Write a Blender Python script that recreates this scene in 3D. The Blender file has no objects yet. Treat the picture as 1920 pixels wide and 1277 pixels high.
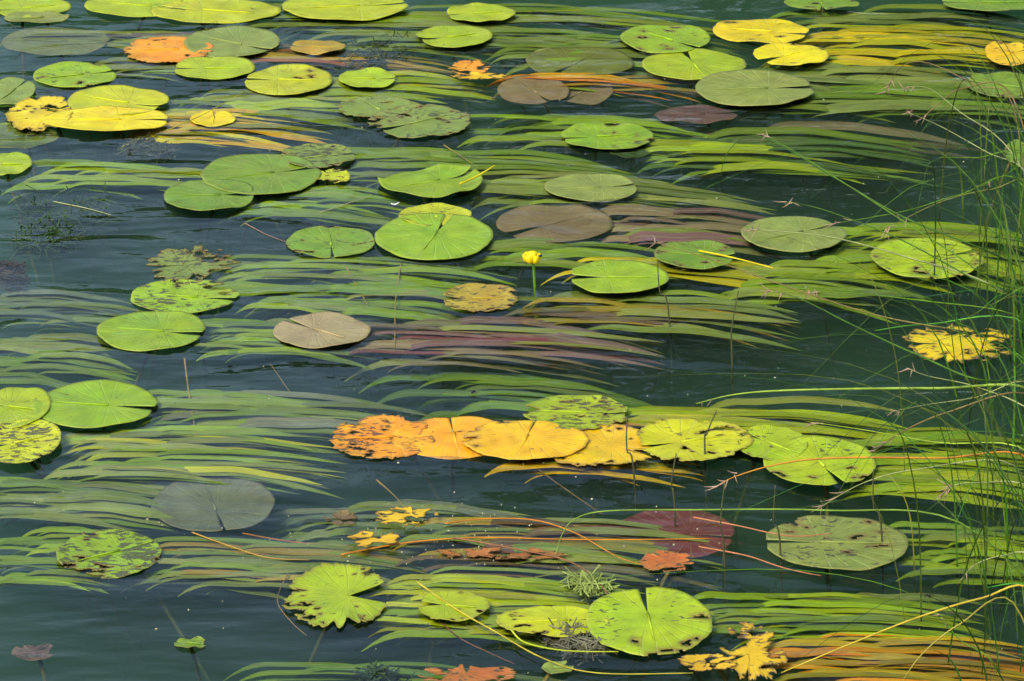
import bpy, bmesh, math, random
from mathutils import Vector, noise

random.seed(11)
R = math.radians
scene = bpy.context.scene
C = scene.collection

# ------------------------------------------------------------ camera, sky, sun
CAM_H, PITCH, F_PX = 2.4, R(22.5), 7298.0
cam_d = bpy.data.cameras.new('camera'); cam = bpy.data.objects.new('camera', cam_d); C.objects.link(cam)
cam.location = (0, 0, CAM_H); cam.rotation_euler = (R(90) - PITCH, 0, 0)
cam_d.sensor_width = 36; cam_d.lens = F_PX / 1920 * 36; cam_d.clip_end = 2000
scene.camera = cam

SUN_EL, SUN_ROT = R(48), R(215)
world = bpy.data.worlds.new('World'); scene.world = world; world.use_nodes = True
wn = world.node_tree; bg = wn.nodes['Background']
sky = wn.nodes.new('ShaderNodeTexSky'); sky.sky_type = 'NISHITA'; sky.sun_disc = False
sky.sun_elevation = SUN_EL; sky.sun_rotation = SUN_ROT; sky.dust_density = 3.0; sky.air_density = 1.2
wn.links.new(sky.outputs[0], bg.inputs['Color']); bg.inputs['Strength'].default_value = 0.15
sun_d = bpy.data.lights.new('sun', 'SUN'); sun = bpy.data.objects.new('sun', sun_d); C.objects.link(sun)
sun_d.energy = 1.5; sun_d.angle = R(20); sun_d.color = (1, .94, .84)
sun.rotation_euler = (R(90) - SUN_EL, 0, R(180) - SUN_ROT)
scene.view_settings.view_transform = 'Standard'; scene.view_settings.look = 'None'
scene.view_settings.exposure = 0.95; scene.view_settings.gamma = 1
scene.render.use_motion_blur = False
cy = scene.cycles
cy.use_denoising = True; cy.max_bounces = 5; cy.diffuse_bounces = 2; cy.glossy_bounces = 3; cy.transparent_max_bounces = 12
cy.use_adaptive_sampling = True; cy.adaptive_threshold = .02
cy.volume_bounces = 0; cy.caustics_reflective = False; cy.caustics_refractive = False

SP, CP = math.sin(PITCH), math.cos(PITCH)
def at(px, py, z=0.0):
    """where the line of sight through a photo pixel meets the level z (the water is z = 0)"""
    a, b = (px - 960) / F_PX, (638.5 - py) / F_PX
    d = Vector((a, CP + b * SP, -SP + b * CP))
    return Vector((0, 0, CAM_H)) + d * ((z - CAM_H) / d.z)

# ------------------------------------------------------------ materials
def nodes(name):
    m = bpy.data.materials.new(name); m.use_nodes = True
    return m, m.node_tree.nodes, m.node_tree.links, m.node_tree.nodes['Principled BSDF']
def ramp(n, stops):
    r = n.new('ShaderNodeValToRGB'); e = r.color_ramp.elements
    while len(e) < len(stops): e.new(.5)
    for q, (p, c) in zip(e, stops): q.position = p; q.color = (*c, 1) if len(c) == 3 else c
    return r
def mixc(n, l, fac, a, b, mode='MIX'):
    x = n.new('ShaderNodeMix'); x.data_type = 'RGBA'; x.blend_type = mode
    for s, v in ((x.inputs[0], fac), (x.inputs[6], a), (x.inputs[7], b)):
        if hasattr(v, 'links'): l.new(v, s)
        elif isinstance(v, (int, float)): s.default_value = v
        else: s.default_value = (*v, 1)
    return x.outputs[2]
def math_(n, l, op, a, b=0.0):
    x = n.new('ShaderNodeMath'); x.operation = op
    for s, v in ((x.inputs[0], a), (x.inputs[1], b)):
        if hasattr(v, 'links'): l.new(v, s)
        else: s.default_value = v
    return x.outputs[0]
def tex_noise(n, l, vec, scale, detail=4, rough=.55, dist=0.0):
    t = n.new('ShaderNodeTexNoise'); t.inputs['Scale'].default_value = scale
    t.inputs['Detail'].default_value = detail; t.inputs['Roughness'].default_value = rough
    t.inputs['Distortion'].default_value = dist
    if vec is not None: l.new(vec, t.inputs['Vector'])
    return t.outputs['Fac']
def mapping(n, l, vec, scale=(1, 1, 1), loc=None):
    m = n.new('ShaderNodeMapping'); m.inputs['Scale'].default_value = scale
    l.new(vec, m.inputs['Vector'])
    if loc is not None: l.new(loc, m.inputs['Location'])
    return m.outputs[0]

def make_pad_material():
    """leaf skin: the object's own colour, blotches, radiating veins and brown feeding scars (amount = the colour's alpha)"""
    m, n, l, b = nodes('lily_pad_skin')
    oi = n.new('ShaderNodeObjectInfo'); tc = n.new('ShaderNodeTexCoord')
    shift = n.new('ShaderNodeVectorMath'); shift.operation = 'SCALE'; shift.inputs[0].default_value = (37, 19, 53)
    l.new(oi.outputs['Random'], shift.inputs['Scale'])
    v = mapping(n, l, tc.outputs['Object'], (1, 1, 1), shift.outputs[0])
    blot = tex_noise(n, l, v, 14, 4)
    hue = n.new('ShaderNodeHueSaturation'); l.new(oi.outputs['Color'], hue.inputs['Color'])
    rb = ramp(n, [(.3, (.485,) * 3), (.7, (.512,) * 3)]); l.new(blot, rb.inputs[0]); l.new(rb.outputs[0], hue.inputs['Hue'])
    rv = ramp(n, [(.25, (.72,) * 3), (.75, (1.22,) * 3)]); l.new(tex_noise(n, l, v, 30, 5), rv.inputs[0])
    vv = math_(n, l, 'MULTIPLY', rv.outputs[0], 1.0); l.new(vv, hue.inputs['Value'])
    col = hue.outputs[0]
    rotn = math_(n, l, 'MULTIPLY', math_(n, l, 'SUBTRACT', tex_noise(n, l, v, 11, 6, .62, .6), .60), 6.0); rotn.node.use_clamp = True
    col = mixc(n, l, math_(n, l, 'MULTIPLY', rotn, math_(n, l, 'ADD', .18, math_(n, l, 'MULTIPLY', oi.outputs['Alpha'], .6))), col, (.17, .10, .025))
    pale = math_(n, l, 'MULTIPLY', math_(n, l, 'SUBTRACT', tex_noise(n, l, v, 8, 4, .6, .3), .55), 3.0); pale.node.use_clamp = True
    col = mixc(n, l, math_(n, l, 'MULTIPLY', pale, .25), col, (.30, .32, .04))
    # veins
    uv = n.new('ShaderNodeUVMap'); uv.uv_map = 'polar'
    sep = n.new('ShaderNodeSeparateXYZ'); l.new(uv.outputs[0], sep.inputs[0])
    wob = math_(n, l, 'MULTIPLY', math_(n, l, 'SUBTRACT', tex_noise(n, l, v, 22, 2), .5), .018)
    ang = math_(n, l, 'ADD', sep.outputs[0], wob)
    w1 = math_(n, l, 'ABSOLUTE', math_(n, l, 'SINE', math_(n, l, 'MULTIPLY', ang, math.pi * 22)))
    vein = math_(n, l, 'POWER', math_(n, l, 'SUBTRACT', 1.0, w1), 7.0)
    col = mixc(n, l, math_(n, l, 'MULTIPLY', vein, .34), col, (.36, .42, .12))
    # feeding scars: short curved brown marks, and pin-prick spots
    warp = n.new('ShaderNodeTexNoise'); warp.inputs['Scale'].default_value = 26; l.new(v, warp.inputs['Vector'])
    wv = n.new('ShaderNodeVectorMath'); wv.operation = 'MULTIPLY_ADD'; l.new(warp.outputs['Color'], wv.inputs[0])
    wv.inputs[1].default_value = (.03, .03, .03); l.new(v, wv.inputs[2])
    sv = mapping(n, l, wv.outputs[0], (1, 2.0, 1))
    s1 = math_(n, l, 'ADD', tex_noise(n, l, sv, 62, 3, .55), math_(n, l, 'MULTIPLY', math_(n, l, 'SUBTRACT', tex_noise(n, l, v, 13, 2), .5), .45))
    thr = math_(n, l, 'SUBTRACT', .77, math_(n, l, 'MULTIPLY', oi.outputs['Alpha'], .25))
    scar = math_(n, l, 'MULTIPLY', math_(n, l, 'SUBTRACT', s1, thr), 28); scar.node.use_clamp = True
    s2 = tex_noise(n, l, v, 190, 1)
    pin = math_(n, l, 'MULTIPLY', math_(n, l, 'SUBTRACT', s2, .745), 30); pin.node.use_clamp = True
    col = mixc(n, l, math_(n, l, 'MULTIPLY', math_(n, l, 'MAXIMUM', scar, pin), .86), col, (.045, .04, .022))
    dk = n.new('ShaderNodeAttribute'); dk.attribute_name = 'decay'
    col = mixc(n, l, math_(n, l, 'MULTIPLY', dk.outputs['Fac'], .8), col, (.13, .07, .02))
    # worn, paler rim
    rim = ramp(n, [(.93, (0, 0, 0)), (1.0, (1, 1, 1))]); l.new(sep.outputs[1], rim.inputs[0])
    col = mixc(n, l, math_(n, l, 'MULTIPLY', rim.outputs[0], math_(n, l, 'MULTIPLY', blot, .55)), col, (.2, .16, .045))
    l.new(col, b.inputs['Base Color'])
    rr = ramp(n, [(.3, (.24,) * 3), (.7, (.5,) * 3)]); l.new(tex_noise(n, l, v, 18, 3), rr.inputs[0]); l.new(rr.outputs[0], b.inputs['Roughness'])
    b.inputs['Specular IOR Level'].default_value = .4
    bump = n.new('ShaderNodeBump'); bump.inputs['Strength'].default_value = .55; bump.inputs['Distance'].default_value = .003
    h = math_(n, l, 'ADD', math_(n, l, 'MULTIPLY', vein, -.5), math_(n, l, 'ADD', math_(n, l, 'MULTIPLY', scar, -.6), math_(n, l, 'MULTIPLY', tex_noise(n, l, v, 45, 4), .8)))
    l.new(h, bump.inputs['Height']); l.new(bump.outputs[0], b.inputs['Normal'])
    return m
M_PAD = make_pad_material()

def make_blade_material():
    m, n, l, b = nodes('streak_ribbon_leaf')
    oi = n.new('ShaderNodeObjectInfo'); uv = n.new('ShaderNodeUVMap'); uv.uv_map = 'along'
    shift = n.new('ShaderNodeVectorMath'); shift.operation = 'SCALE'; shift.inputs[0].default_value = (31, 57, 11)
    l.new(oi.outputs['Random'], shift.inputs['Scale'])
    v = mapping(n, l, uv.outputs[0], (.25, 6, 1), shift.outputs[0])
    st = tex_noise(n, l, v, 2.2, 5)
    hue = n.new('ShaderNodeHueSaturation'); l.new(oi.outputs['Color'], hue.inputs['Color'])
    rv = ramp(n, [(.25, (.6,) * 3), (.75, (1.35,) * 3)]); l.new(st, rv.inputs[0]); l.new(rv.outputs[0], hue.inputs['Value'])
    rh = ramp(n, [(.3, (.48,) * 3), (.7, (.515,) * 3)]); l.new(tex_noise(n, l, v, .9, 2), rh.inputs[0]); l.new(rh.outputs[0], hue.inputs['Hue'])
    sp = n.new('ShaderNodeSeparateXYZ'); l.new(uv.outputs[0], sp.inputs[0])
    rib = math_(n, l, 'MULTIPLY', math_(n, l, 'SUBTRACT', .07, math_(n, l, 'ABSOLUTE', math_(n, l, 'SUBTRACT', sp.outputs[1], .5))), 9.0); rib.node.use_clamp = True
    c2 = mixc(n, l, rib, hue.outputs[0], (.34, .38, .10))
    rot = math_(n, l, 'MULTIPLY', math_(n, l, 'SUBTRACT', tex_noise(n, l, mapping(n, l, uv.outputs[0], (.5, .7, 1), shift.outputs[0]), 1.4, 5, .6), .56), 5.0); rot.node.use_clamp = True
    c2 = mixc(n, l, math_(n, l, 'MULTIPLY', rot, .55), c2, (.10, .065, .02))
    l.new(c2, b.inputs['Base Color']); b.inputs['Roughness'].default_value = .42
    tr = n.new('ShaderNodeBsdfTranslucent'); l.new(hue.outputs[0], tr.inputs['Color'])
    mx = n.new('ShaderNodeMixShader'); mx.inputs[0].default_value = .1
    l.new(b.outputs[0], mx.inputs[1]); l.new(tr.outputs[0], mx.inputs[2])
    l.new(mx.outputs[0], n['Material Output'].inputs['Surface'])
    return m
M_BLADE = make_blade_material()

def make_stalk_material():
    m, n, l, b = nodes('plant_stalk')
    oi = n.new('ShaderNodeObjectInfo'); tc = n.new('ShaderNodeTexCoord')
    hue = n.new('ShaderNodeHueSaturation'); l.new(oi.outputs['Color'], hue.inputs['Color'])
    rv = ramp(n, [(.3, (.6,) * 3), (.7, (1.3,) * 3)]); l.new(tex_noise(n, l, tc.outputs['Object'], 25, 4), rv.inputs[0])
    l.new(rv.outputs[0], hue.inputs['Value']); l.new(hue.outputs[0], b.inputs['Base Color']); b.inputs['Roughness'].default_value = .6; b.inputs['Specular IOR Level'].default_value = .2
    return m
M_STALK = make_stalk_material()

def plain(name, c, rough=.6, scale=30, lo=.6, hi=1.3):
    m, n, l, b = nodes(name); tc = n.new('ShaderNodeTexCoord')
    r = ramp(n, [(.3, tuple(x * lo for x in c)), (.7, tuple(min(1, x * hi) for x in c))])
    l.new(tex_noise(n, l, tc.outputs['Object'], scale, 5), r.inputs[0]); l.new(r.outputs[0], b.inputs['Base Color'])
    b.inputs['Roughness'].default_value = rough
    return m

def make_water():
    m = bpy.data.materials.new('pond_water'); m.use_nodes = True; n, l = m.node_tree.nodes, m.node_tree.links
    n.remove(n['Principled BSDF']); out = n['Material Output']
    geo = n.new('ShaderNodeNewGeometry')
    v1 = mapping(n, l, geo.outputs['Position'], (1.0, 2.6, 1))
    h = math_(n, l, 'ADD', math_(n, l, 'MULTIPLY', tex_noise(n, l, v1, 3.2, 2, .5, .3), 1.0), math_(n, l, 'MULTIPLY', tex_noise(n, l, v1, 15, 2), .10))
    bump = n.new('ShaderNodeBump'); bump.inputs['Strength'].default_value = .6; bump.inputs['Distance'].default_value = .02
    l.new(h, bump.inputs['Height'])
    fr = n.new('ShaderNodeFresnel'); fr.inputs['IOR'].default_value = 1.333; l.new(bump.outputs[0], fr.inputs['Normal'])
    tr = n.new('ShaderNodeBsdfTransparent'); gl = n.new('ShaderNodeBsdfGlossy'); gl.inputs['Roughness'].default_value = .03
    l.new(bump.outputs[0], gl.inputs['Normal'])
    mx = n.new('ShaderNodeMixShader'); l.new(fr.outputs[0], mx.inputs[0]); l.new(tr.outputs[0], mx.inputs[1]); l.new(gl.outputs[0], mx.inputs[2])
    l.new(mx.outputs[0], out.inputs['Surface'])
    sc = n.new('ShaderNodeVolumeScatter'); sc.inputs['Color'].default_value = (.17, .33, .19, 1); sc.inputs['Density'].default_value = 1.7
    ab = n.new('ShaderNodeVolumeAbsorption'); ab.inputs['Color'].default_value = (.30, .62, .45, 1); ab.inputs['Density'].default_value = 3.2
    ad = n.new('ShaderNodeAddShader'); l.new(sc.outputs[0], ad.inputs[0]); l.new(ab.outputs[0], ad.inputs[1])
    l.new(ad.outputs[0], out.inputs['Volume'])
    return m

# ------------------------------------------------------------ object helpers
def link(name, data, parent=None, mat=None, color=None, loc=None):
    o = bpy.data.objects.new(name, data); C.objects.link(o)
    if parent: o.parent = parent
    if mat and data is not None and len(data.materials) == 0: data.materials.append(mat)
    if color: o.color = (*color, 1.0) if len(color) == 3 else color
    if loc is not None: o.location = loc
    return o
def thing(name, label, cat, loc=(0, 0, 0), group=None):
    o = bpy.data.objects.new(name, None); C.objects.link(o); o.location = loc; o.empty_display_size = .05
    o['label'] = label; o['category'] = cat
    if group: o['group'] = group
    return o
def mesh(name, verts, faces, smooth=True):
    me = bpy.data.meshes.new(name); me.from_pydata([tuple(v) for v in verts], [], faces); me.update()
    if smooth: me.polygons.foreach_set('use_smooth', [True] * len(me.polygons))
    return me
def catmull(pts, k=6):
    p = [pts[0]] + list(pts) + [pts[-1]]; out = []
    for i in range(1, len(p) - 2):
        for j in range(k):
            t = j / k; a, b, c, d = p[i - 1], p[i], p[i + 1], p[i + 2]
            out.append(.5 * ((2 * b) + (c - a) * t + (2 * a - 5 * b + 4 * c - d) * t * t + (3 * b - a - 3 * c + d) * t ** 3))
    out.append(p[-2]); return out
def tube_data(path, radii, sides=6):
    vs, fs = [], []
    n = len(path)
    for i, p in enumerate(path):
        t = (path[min(i + 1, n - 1)] - path[max(i - 1, 0)]).normalized()
        u = t.cross(Vector((0, 0, 1)));  u = u.normalized() if u.length > 1e-4 else Vector((1, 0, 0))
        w = t.cross(u); r = radii(i / (n - 1)) if callable(radii) else radii
        for k in range(sides):
            a = 2 * math.pi * k / sides; vs.append(p + u * (math.cos(a) * r) + w * (math.sin(a) * r))
    for i in range(n - 1):
        for k in range(sides):
            k2 = (k + 1) % sides; fs.append((i * sides + k, i * sides + k2, (i + 1) * sides + k2, (i + 1) * sides + k))
    fs.append(tuple(range(sides))[::-1]); fs.append(tuple((n - 1) * sides + k for k in range(sides)))
    return vs, fs
def tube(name, path, radii, parent, color, sides=6, base=None):
    base = base or Vector((0, 0, 0))
    vs, fs = tube_data([p - base for p in path], radii, sides)
    return link(name, mesh(name, vs, fs), parent, M_STALK, color)

# ------------------------------------------------------------ the setting
def terrain():
    N = 90; vs, fs = [], []
    for j in range(N + 1):
        for i in range(N + 1):
            u, w = i / N * 2 - 1, j / N * 2 - 1
            x = 400 * math.copysign(abs(u) ** 3, u); y = 11 + 400 * math.copysign(abs(w) ** 3, w)
            d = math.sqrt((x / 16) ** 2 + ((y - 11) / 9.2) ** 2)
            t = min(1, max(0, (d - .86) / .2)); t = t * t * (3 - 2 * t)
            z = -.7 + 1.15 * t + noise.noise((x * .3, y * .3, 0)) * .06 * (1 + t)
            vs.append((x, y, z))
    for j in range(N):
        for i in range(N): a = j * (N + 1) + i; fs.append((a, a + 1, a + N + 2, a + N + 1))
    o = link('ground', mesh('ground', vs, fs), None, plain('mud_and_grass', (.045, .055, .02), .9, 4)); o['kind'] = 'structure'
terrain()
def water():
    x0, x1, y0, y1, z0 = -40, 40, -14, 36, -1.2
    vs = [(x, y, z) for z in (z0, 0) for y in (y0, y1) for x in (x0, x1)]
    fs = [(0, 2, 3, 1), (4, 5, 7, 6), (0, 1, 5, 4), (2, 6, 7, 3), (0, 4, 6, 2), (1, 3, 7, 5)]
    o = link('water', mesh('water', vs, fs, False), None, make_water()); o['kind'] = 'structure'
water()

def far_wood():
    """the trees of the far bank, above the frame, that the water mirrors: trunks with limbs and leaf-sized faces"""
    rnd = random.Random(5); vs, fs, mi = [], [], []
    for (tx, ty, th, tr) in ((3.4, 22, 10.5, 2.6), (6.5, 23, 12, 3.2), (1.2, 23.5, 8.5, 2.0), (10, 24, 12, 3.2), (-5.5, 26, 5.2, 2.2), (-9, 27, 6.5, 2.6), (-1.8, 26, 5.0, 1.6)):
        a, b = tube_data(catmull([Vector((tx, ty, .2)), Vector((tx + .1, ty, th * .4)), Vector((tx - .1, ty, th * .85))], 4), lambda t: .22 * (1 - t) + .04, 6)
        o = len(vs); vs += a; fs += [tuple(q + o for q in f) for f in b]; mi += [1] * len(b)
        for _ in range(70):
            th_, ph = rnd.uniform(0, 6.28), rnd.uniform(-.9, 1)
            rr = rnd.uniform(.35, 1) ** .6
            c = Vector((tx + math.cos(th_) * tr * rr * math.sqrt(1 - ph * ph * .8), ty + math.sin(th_) * tr * rr * math.sqrt(1 - ph * ph * .8), th * .58 + ph * th * .42))
            for _ in range(60):
                p = c + Vector((rnd.gauss(0, .38), rnd.gauss(0, .38), rnd.gauss(0, .3)))
                e1 = Vector((rnd.gauss(0, 1), rnd.gauss(0, 1), rnd.gauss(0, 1))).normalized() * .16
                e2 = e1.cross(Vector((rnd.gauss(0, 1), rnd.gauss(0, 1), rnd.gauss(0, 1)))).normalized() * .07
                o = len(vs); vs += [p - e1, p + e2, p + e1, p - e2]; fs.append((o, o + 1, o + 2, o + 3)); mi.append(0)
    me = mesh('far_wood', vs, fs, False); me.materials.append(plain('tree_leaf', (.05, .10, .02), .6, 1.5)); me.materials.append(plain('tree_bark', (.1, .08, .06), .9))
    me.polygons.foreach_set('material_index', mi)
    o = link('far_wood', me); o['kind'] = 'stuff'; o['label'] = 'dark leafy trees of the far bank mirrored in the water'; o['category'] = 'trees'
far_wood()

# ------------------------------------------------------------ lily pads
COL = dict(
    lime=(.25, .335, .003), bright=(.185, .30, .005), green=(.12, .21, .010), pale=(.15, .21, .03), olive=(.17, .21, .035), ygreen=(.35, .38, .003),
    yellow=(.56, .45, .002), gold=(.60, .38, .004), orange=(.66, .25, .003), rust=(.33, .105, .014), tan=(.26, .20, .09), mauve=(.16, .085, .07),
    grey=(.15, .165, .085), brown=(.12, .075, .03), dark=(.045, .10, .015), ochre=(.30, .21, .015), maroon=(.17, .045, .04))

def pad_mesh(a, b, notch, gap, ragged, holes, curl, seed, fine):
    """pad outline on the water: half width a, half depth b (metres), notch direction in radians; torn rims and real holes"""
    rnd = random.Random(seed); S = Vector((rnd.uniform(0, 99), rnd.uniform(0, 99), rnd.uniform(0, 99)))
    na, nr = (150, 34) if fine else (84, 18)
    c = Vector((math.cos(notch) * a, math.sin(notch) * b)) * .22
    t_par = notch  # parameter angle of the notch
    vs, uvs = [], []
    bite = [(rnd.uniform(0, 6.28), rnd.uniform(.07, .22), rnd.uniform(.12, .42)) for _ in range(int(ragged * 9))]
    for i in range(na + 1):
        u = i / na; t = t_par + gap + u * (2 * math.pi - 2 * gap)
        e = 1 + .035 * noise.noise(S + Vector((math.cos(t), math.sin(t), 0)) * 1.1)
        dn = min(u, 1 - u) * 2 * math.pi
        e -= .05 * math.exp(-(dn / .16) ** 2)
        e += .018 * (1 + 3 * ragged) * noise.noise(S + Vector((math.cos(t), math.sin(t), 3)) * 5)
        if ragged > .05:
            e += ragged * .16 * noise.noise(S + Vector((math.cos(t), math.sin(t), 5)) * 14) - ragged * .05
            for (bt, bw, bd) in bite:
                dd = abs((t - bt + math.pi) % (2 * math.pi) - math.pi)
                if dd < bw: e -= bd * ragged * (1 - (dd / bw) ** 2)
        E = Vector((math.cos(t) * a, math.sin(t) * b)) * e
        for k in range(nr + 1):
            s = k / nr; p = c + (E - c) * max(s, .004)
            z = curl * s ** 5 * (.25 + noise.noise(S + Vector((math.cos(t) * 1.6, math.sin(t) * 1.6, 9)))) * .012
            z += .0012 * noise.noise(S + Vector((p.x * 22, p.y * 22, 0)))
            vs.append((p.x, p.y, z)); uvs.append((u, s))
    fs = [(i * (nr + 1) + k, i * (nr + 1) + k + 1, (i + 1) * (nr + 1) + k + 1, (i + 1) * (nr + 1) + k) for i in range(na) for k in range(nr)]
    decay = [0.0] * len(vs)
    if ragged > .15:
        for q in range(len(vs)):
            if uvs[q][1] > .9: decay[q] = min(1, ragged * 1.3) * (uvs[q][1] - .9) / .1
    if holes > 0:
        val = []
        for f in fs:
            x = sum(vs[q][0] for q in f) / 4; y = sum(vs[q][1] for q in f) / 4; s = uvs[f[0]][1]
            w = noise.noise_vector(Vector((x * 16, y * 16, 1)) + S) * .25
            g = noise.noise(Vector((x * 42, y * 62, 7)) + S + w * 2.0) + .45 * noise.noise(Vector((x * 95, y * 150, 2)) + S)
            val.append(g + .35 * s * s + .75 * noise.noise(Vector((x * 13, y * 13, 4)) + S))
        area = [0] * len(fs)
        for q, f in enumerate(fs): area[q] = uvs[f[0]][1] + .02
        order = sorted(range(len(fs)), key=lambda q: -val[q]); tot = sum(area); acc = 0; drop = set()
        for q in order:
            if acc > holes * tot: break
            acc += area[q]; drop.add(q)
        hit = set(v for q in drop for v in fs[q])
        fs = [f for q, f in enumerate(fs) if q not in drop]
        ring = set(v for f in fs if any(w in hit for w in f) for v in f)
        for v in ring: decay[v] = max(decay[v], .35)
        for v in hit: decay[v] = 1.0
    me = mesh('leaf_blade', vs, fs); me.materials.append(M_PAD)
    me.attributes.new('decay', 'FLOAT', 'POINT').data.foreach_set('value', decay)
    uvl = me.uv_layers.new(name='polar')
    for lp in me.loops: uvl.data[lp.index].uv = uvs[lp.vertex_index]
    return me, c

PADS = []
def pad(cx, cy_, w, h, col, label, notch=0, scar=.25, holes=0.0, ragged=0.0, z=None, gap=.12, curl=1.0, cat='lily pad', group='lily pads on the pond', name='lily_pad', stalk=True):
    i = len(PADS)
    lvl = (.0016 + (i % 9) * .0007) if z is None else z
    p = at(cx, cy_, lvl); l_ = at(cx - w / 2, cy_, lvl); far = at(cx, cy_ - h / 2, lvl); near = at(cx, cy_ + h / 2, lvl)
    a = (p - l_).length; b = (far - near).length / 2; p.y = (far.y + near.y) / 2
    t = thing(name, label, cat, p, group); PADS.append(t)
    me, c = pad_mesh(a, b, R(notch), gap * .6, ragged, holes, curl * .45 if lvl > 0 else .5, 100 + i, holes > .02 or ragged > .2)
    base = COL[col] if isinstance(col, str) else col
    rnd = random.Random(i); k = rnd.uniform(.9, 1.1)
    ob = link('leaf_blade', me, t, None, (base[0] * k * rnd.uniform(.94, 1.06), base[1] * k, base[2] * k, scar))
    so = ob.modifiers.new('thickness', 'SOLIDIFY'); so.thickness = .0011; so.offset = -1
    # midrib, a low ridge from the stalk joint away from the notch
    d = Vector((-math.cos(R(notch)) * a, -math.sin(R(notch)) * b))
    path = [Vector((c.x, c.y, .0004)) + Vector((d.x, d.y, 0)) * (q * .95) + Vector((0, 0, .0003)) for q in (0, .25, .5, .75, .9)]
    if holes < .12 and ragged < .5:
        mr = tube('midrib', path, lambda s: .0016 * (1 - s) + .0005, t, tuple(min(1, x * 1.15 + .015) for x in base), 5)
    if stalk:
        s0 = Vector((c.x, c.y, -.0015)); bed = -.62 - lvl
        ex = Vector((rnd.uniform(-.25, .35), rnd.uniform(-.3, .3), bed))
        path = catmull([s0, s0 + Vector((ex.x * .15, ex.y * .15, -.06)), s0 + Vector((ex.x * .6, ex.y * .6, bed * .55)), s0 + ex], 5)
        tube('leaf_stalk', path, .0032, t, (.20, .17, .04), 6)
    return t

SUB = -.004
# far rows
pad(58, 14, 150, 36, 'lime', 'lime pad cut by the top left corner of the picture', 200, .3)
pad(68, 33, 122, 20, 'olive', 'olive green pad tucked under the corner pad at top left', 20, .35)
pad(262, 10, 205, 44, 'lime', 'lime pad second from the left along the top edge', 340, .25)
pad(405, 20, 245, 44, 'ygreen', 'wide yellow green pad above the orange pad at top', 160, .3)
pad(648, 12, 240, 52, 'ygreen', 'brightest big yellow green pad along the top edge', 10, .2)
pad(902, 24, 130, 34, 'lime', 'small lime pad right of the brightest pad on the top edge', 190, .3)
pad(1540, 6, 140, 24, 'green', 'green pad cut by the top edge above the yellow pads', 270, .5, .04)
pad(1862, 4, 200, 34, 'green', 'green pad cut by the top right corner', 180, .2)
pad(105, 78, 206, 52, 'olive', 'dull olive pad left of the orange pad in the far row', 350, .2, z=-.006)
pad(316, 93, 172, 50, 'orange', 'orange red decaying pad in the far row at left', 0, .35, .03, .35)
pad(436, 80, 182, 58, 'olive', 'olive pad lying over the right end of the far orange pad', 330, .12)
pad(596, 88, 105, 24, 'ochre', 'narrow ochre brown leaf right of the olive and orange pads', 170, .3)
pad(852, 68, 142, 42, 'lime', 'lime pad with a dark blotch in the far row at centre', 200, .3, gap=.2)
pad(1248, 72, 170, 52, 'bright', 'bright green pad left of the far yellow pads', 315, .45, .02)
pad(1428, 58, 182, 46, 'yellow', 'clear yellow pad, the upper of the pair at top right', 345, .25, .01, .1)
pad(1482, 102, 142, 42, 'yellow', 'notched yellow pad, the lower of the pair at top right', 215, .2, .01, .15, gap=.3)
pad(1892, 100, 88, 44, 'gold', 'spotted golden pad at the right edge, far row', 20, .55, .03, .1)
pad(1086, 116, 204, 54, 'olive', 'smooth olive pad right of the small orange scraps', 240, .15, z=-.004)
pad(1302, 121, 196, 56, 'lime', 'lime pad below the bright green pad, left of the notched yellow pad', 100, .2)
pad(402, 128, 152, 42, 'lime', 'lime pad just below the far orange pad', 180, .25)
pad(140, 141, 156, 44, 'bright', 'green speckled pad above the big yellow leaf at left', 20, .5, .02)
pad(540, 150, 165, 54, 'ygreen', 'yellow green pad with a tan left rim, far row centre left', 175, .3, .01)
pad(690, 147, 108, 36, 'lime', 'small lime pad left of the orange scraps', 0, .3)
pad(22, 172, 88, 52, 'pale', 'pale green pad at the left edge above the yellow leaf', 60, .15)
# third row
pad(222, 190, 192, 56, 'ygreen', 'yellow green pad resting above the long yellow leaf', 335, .15)
pad(74, 214, 128, 66, 'yellow', 'frayed yellow pad with a ragged left rim near the left edge', 30, .4, .10, .55)
pad(200, 224, 240, 46, 'yellow', 'smooth long yellow leaf under the yellow green pad at left', 0, .08)
pad(400, 222, 86, 28, 'yellow', 'small oval yellow leaf right of the long yellow leaf', 90, .15)
pad(30, 256, 165, 46, 'pale', 'pale speckled pad below the frayed yellow pad', 10, .5, .03, z=-.003)
pad(705, 202, 142, 42, 'pale', 'pale tattered pad, the smaller and left of two overlapping', 300, .6, .06, .25)
pad(787, 228, 196, 62, 'pale', 'pale tattered pad with a torn lower left rim, larger of two overlapping', 215, .7, .07, .3, gap=.22)
pad(1138, 255, 176, 50, 'bright', 'vivid green pad alone right of the pale tattered pair', 190, .45, .03)
pad(1182, 288, 74, 16, 'dark', 'small dark green leaf just below the vivid green pad', 0, .4, z=-.006)
pad(1000, 170, 136, 54, 'tan', 'sunken tan pad, left of the pair under the far orange scraps', 300, .1, z=SUB)
pad(1092, 172, 116, 50, 'tan', 'sunken tan pad, right of the pair under the far orange scraps', 230, .1, z=SUB - .008)
pad(1415, 166, 226, 66, 'olive', 'broad smooth olive pad with its notch facing right, far right', 5, .1, gap=.16)
pad(1882, 160, 142, 48, 'green', 'speckled green pad at the right edge behind grass seed heads', 160, .6, .03)
pad(1305, 216, 158, 30, 'mauve', 'sunken brown purple pad below the broad olive pad', 20, .2, z=-.006)
pad(14, 308, 92, 42, 'lime', 'lime pad at the left edge below the pale speckled pad', 180, .1)
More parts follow.
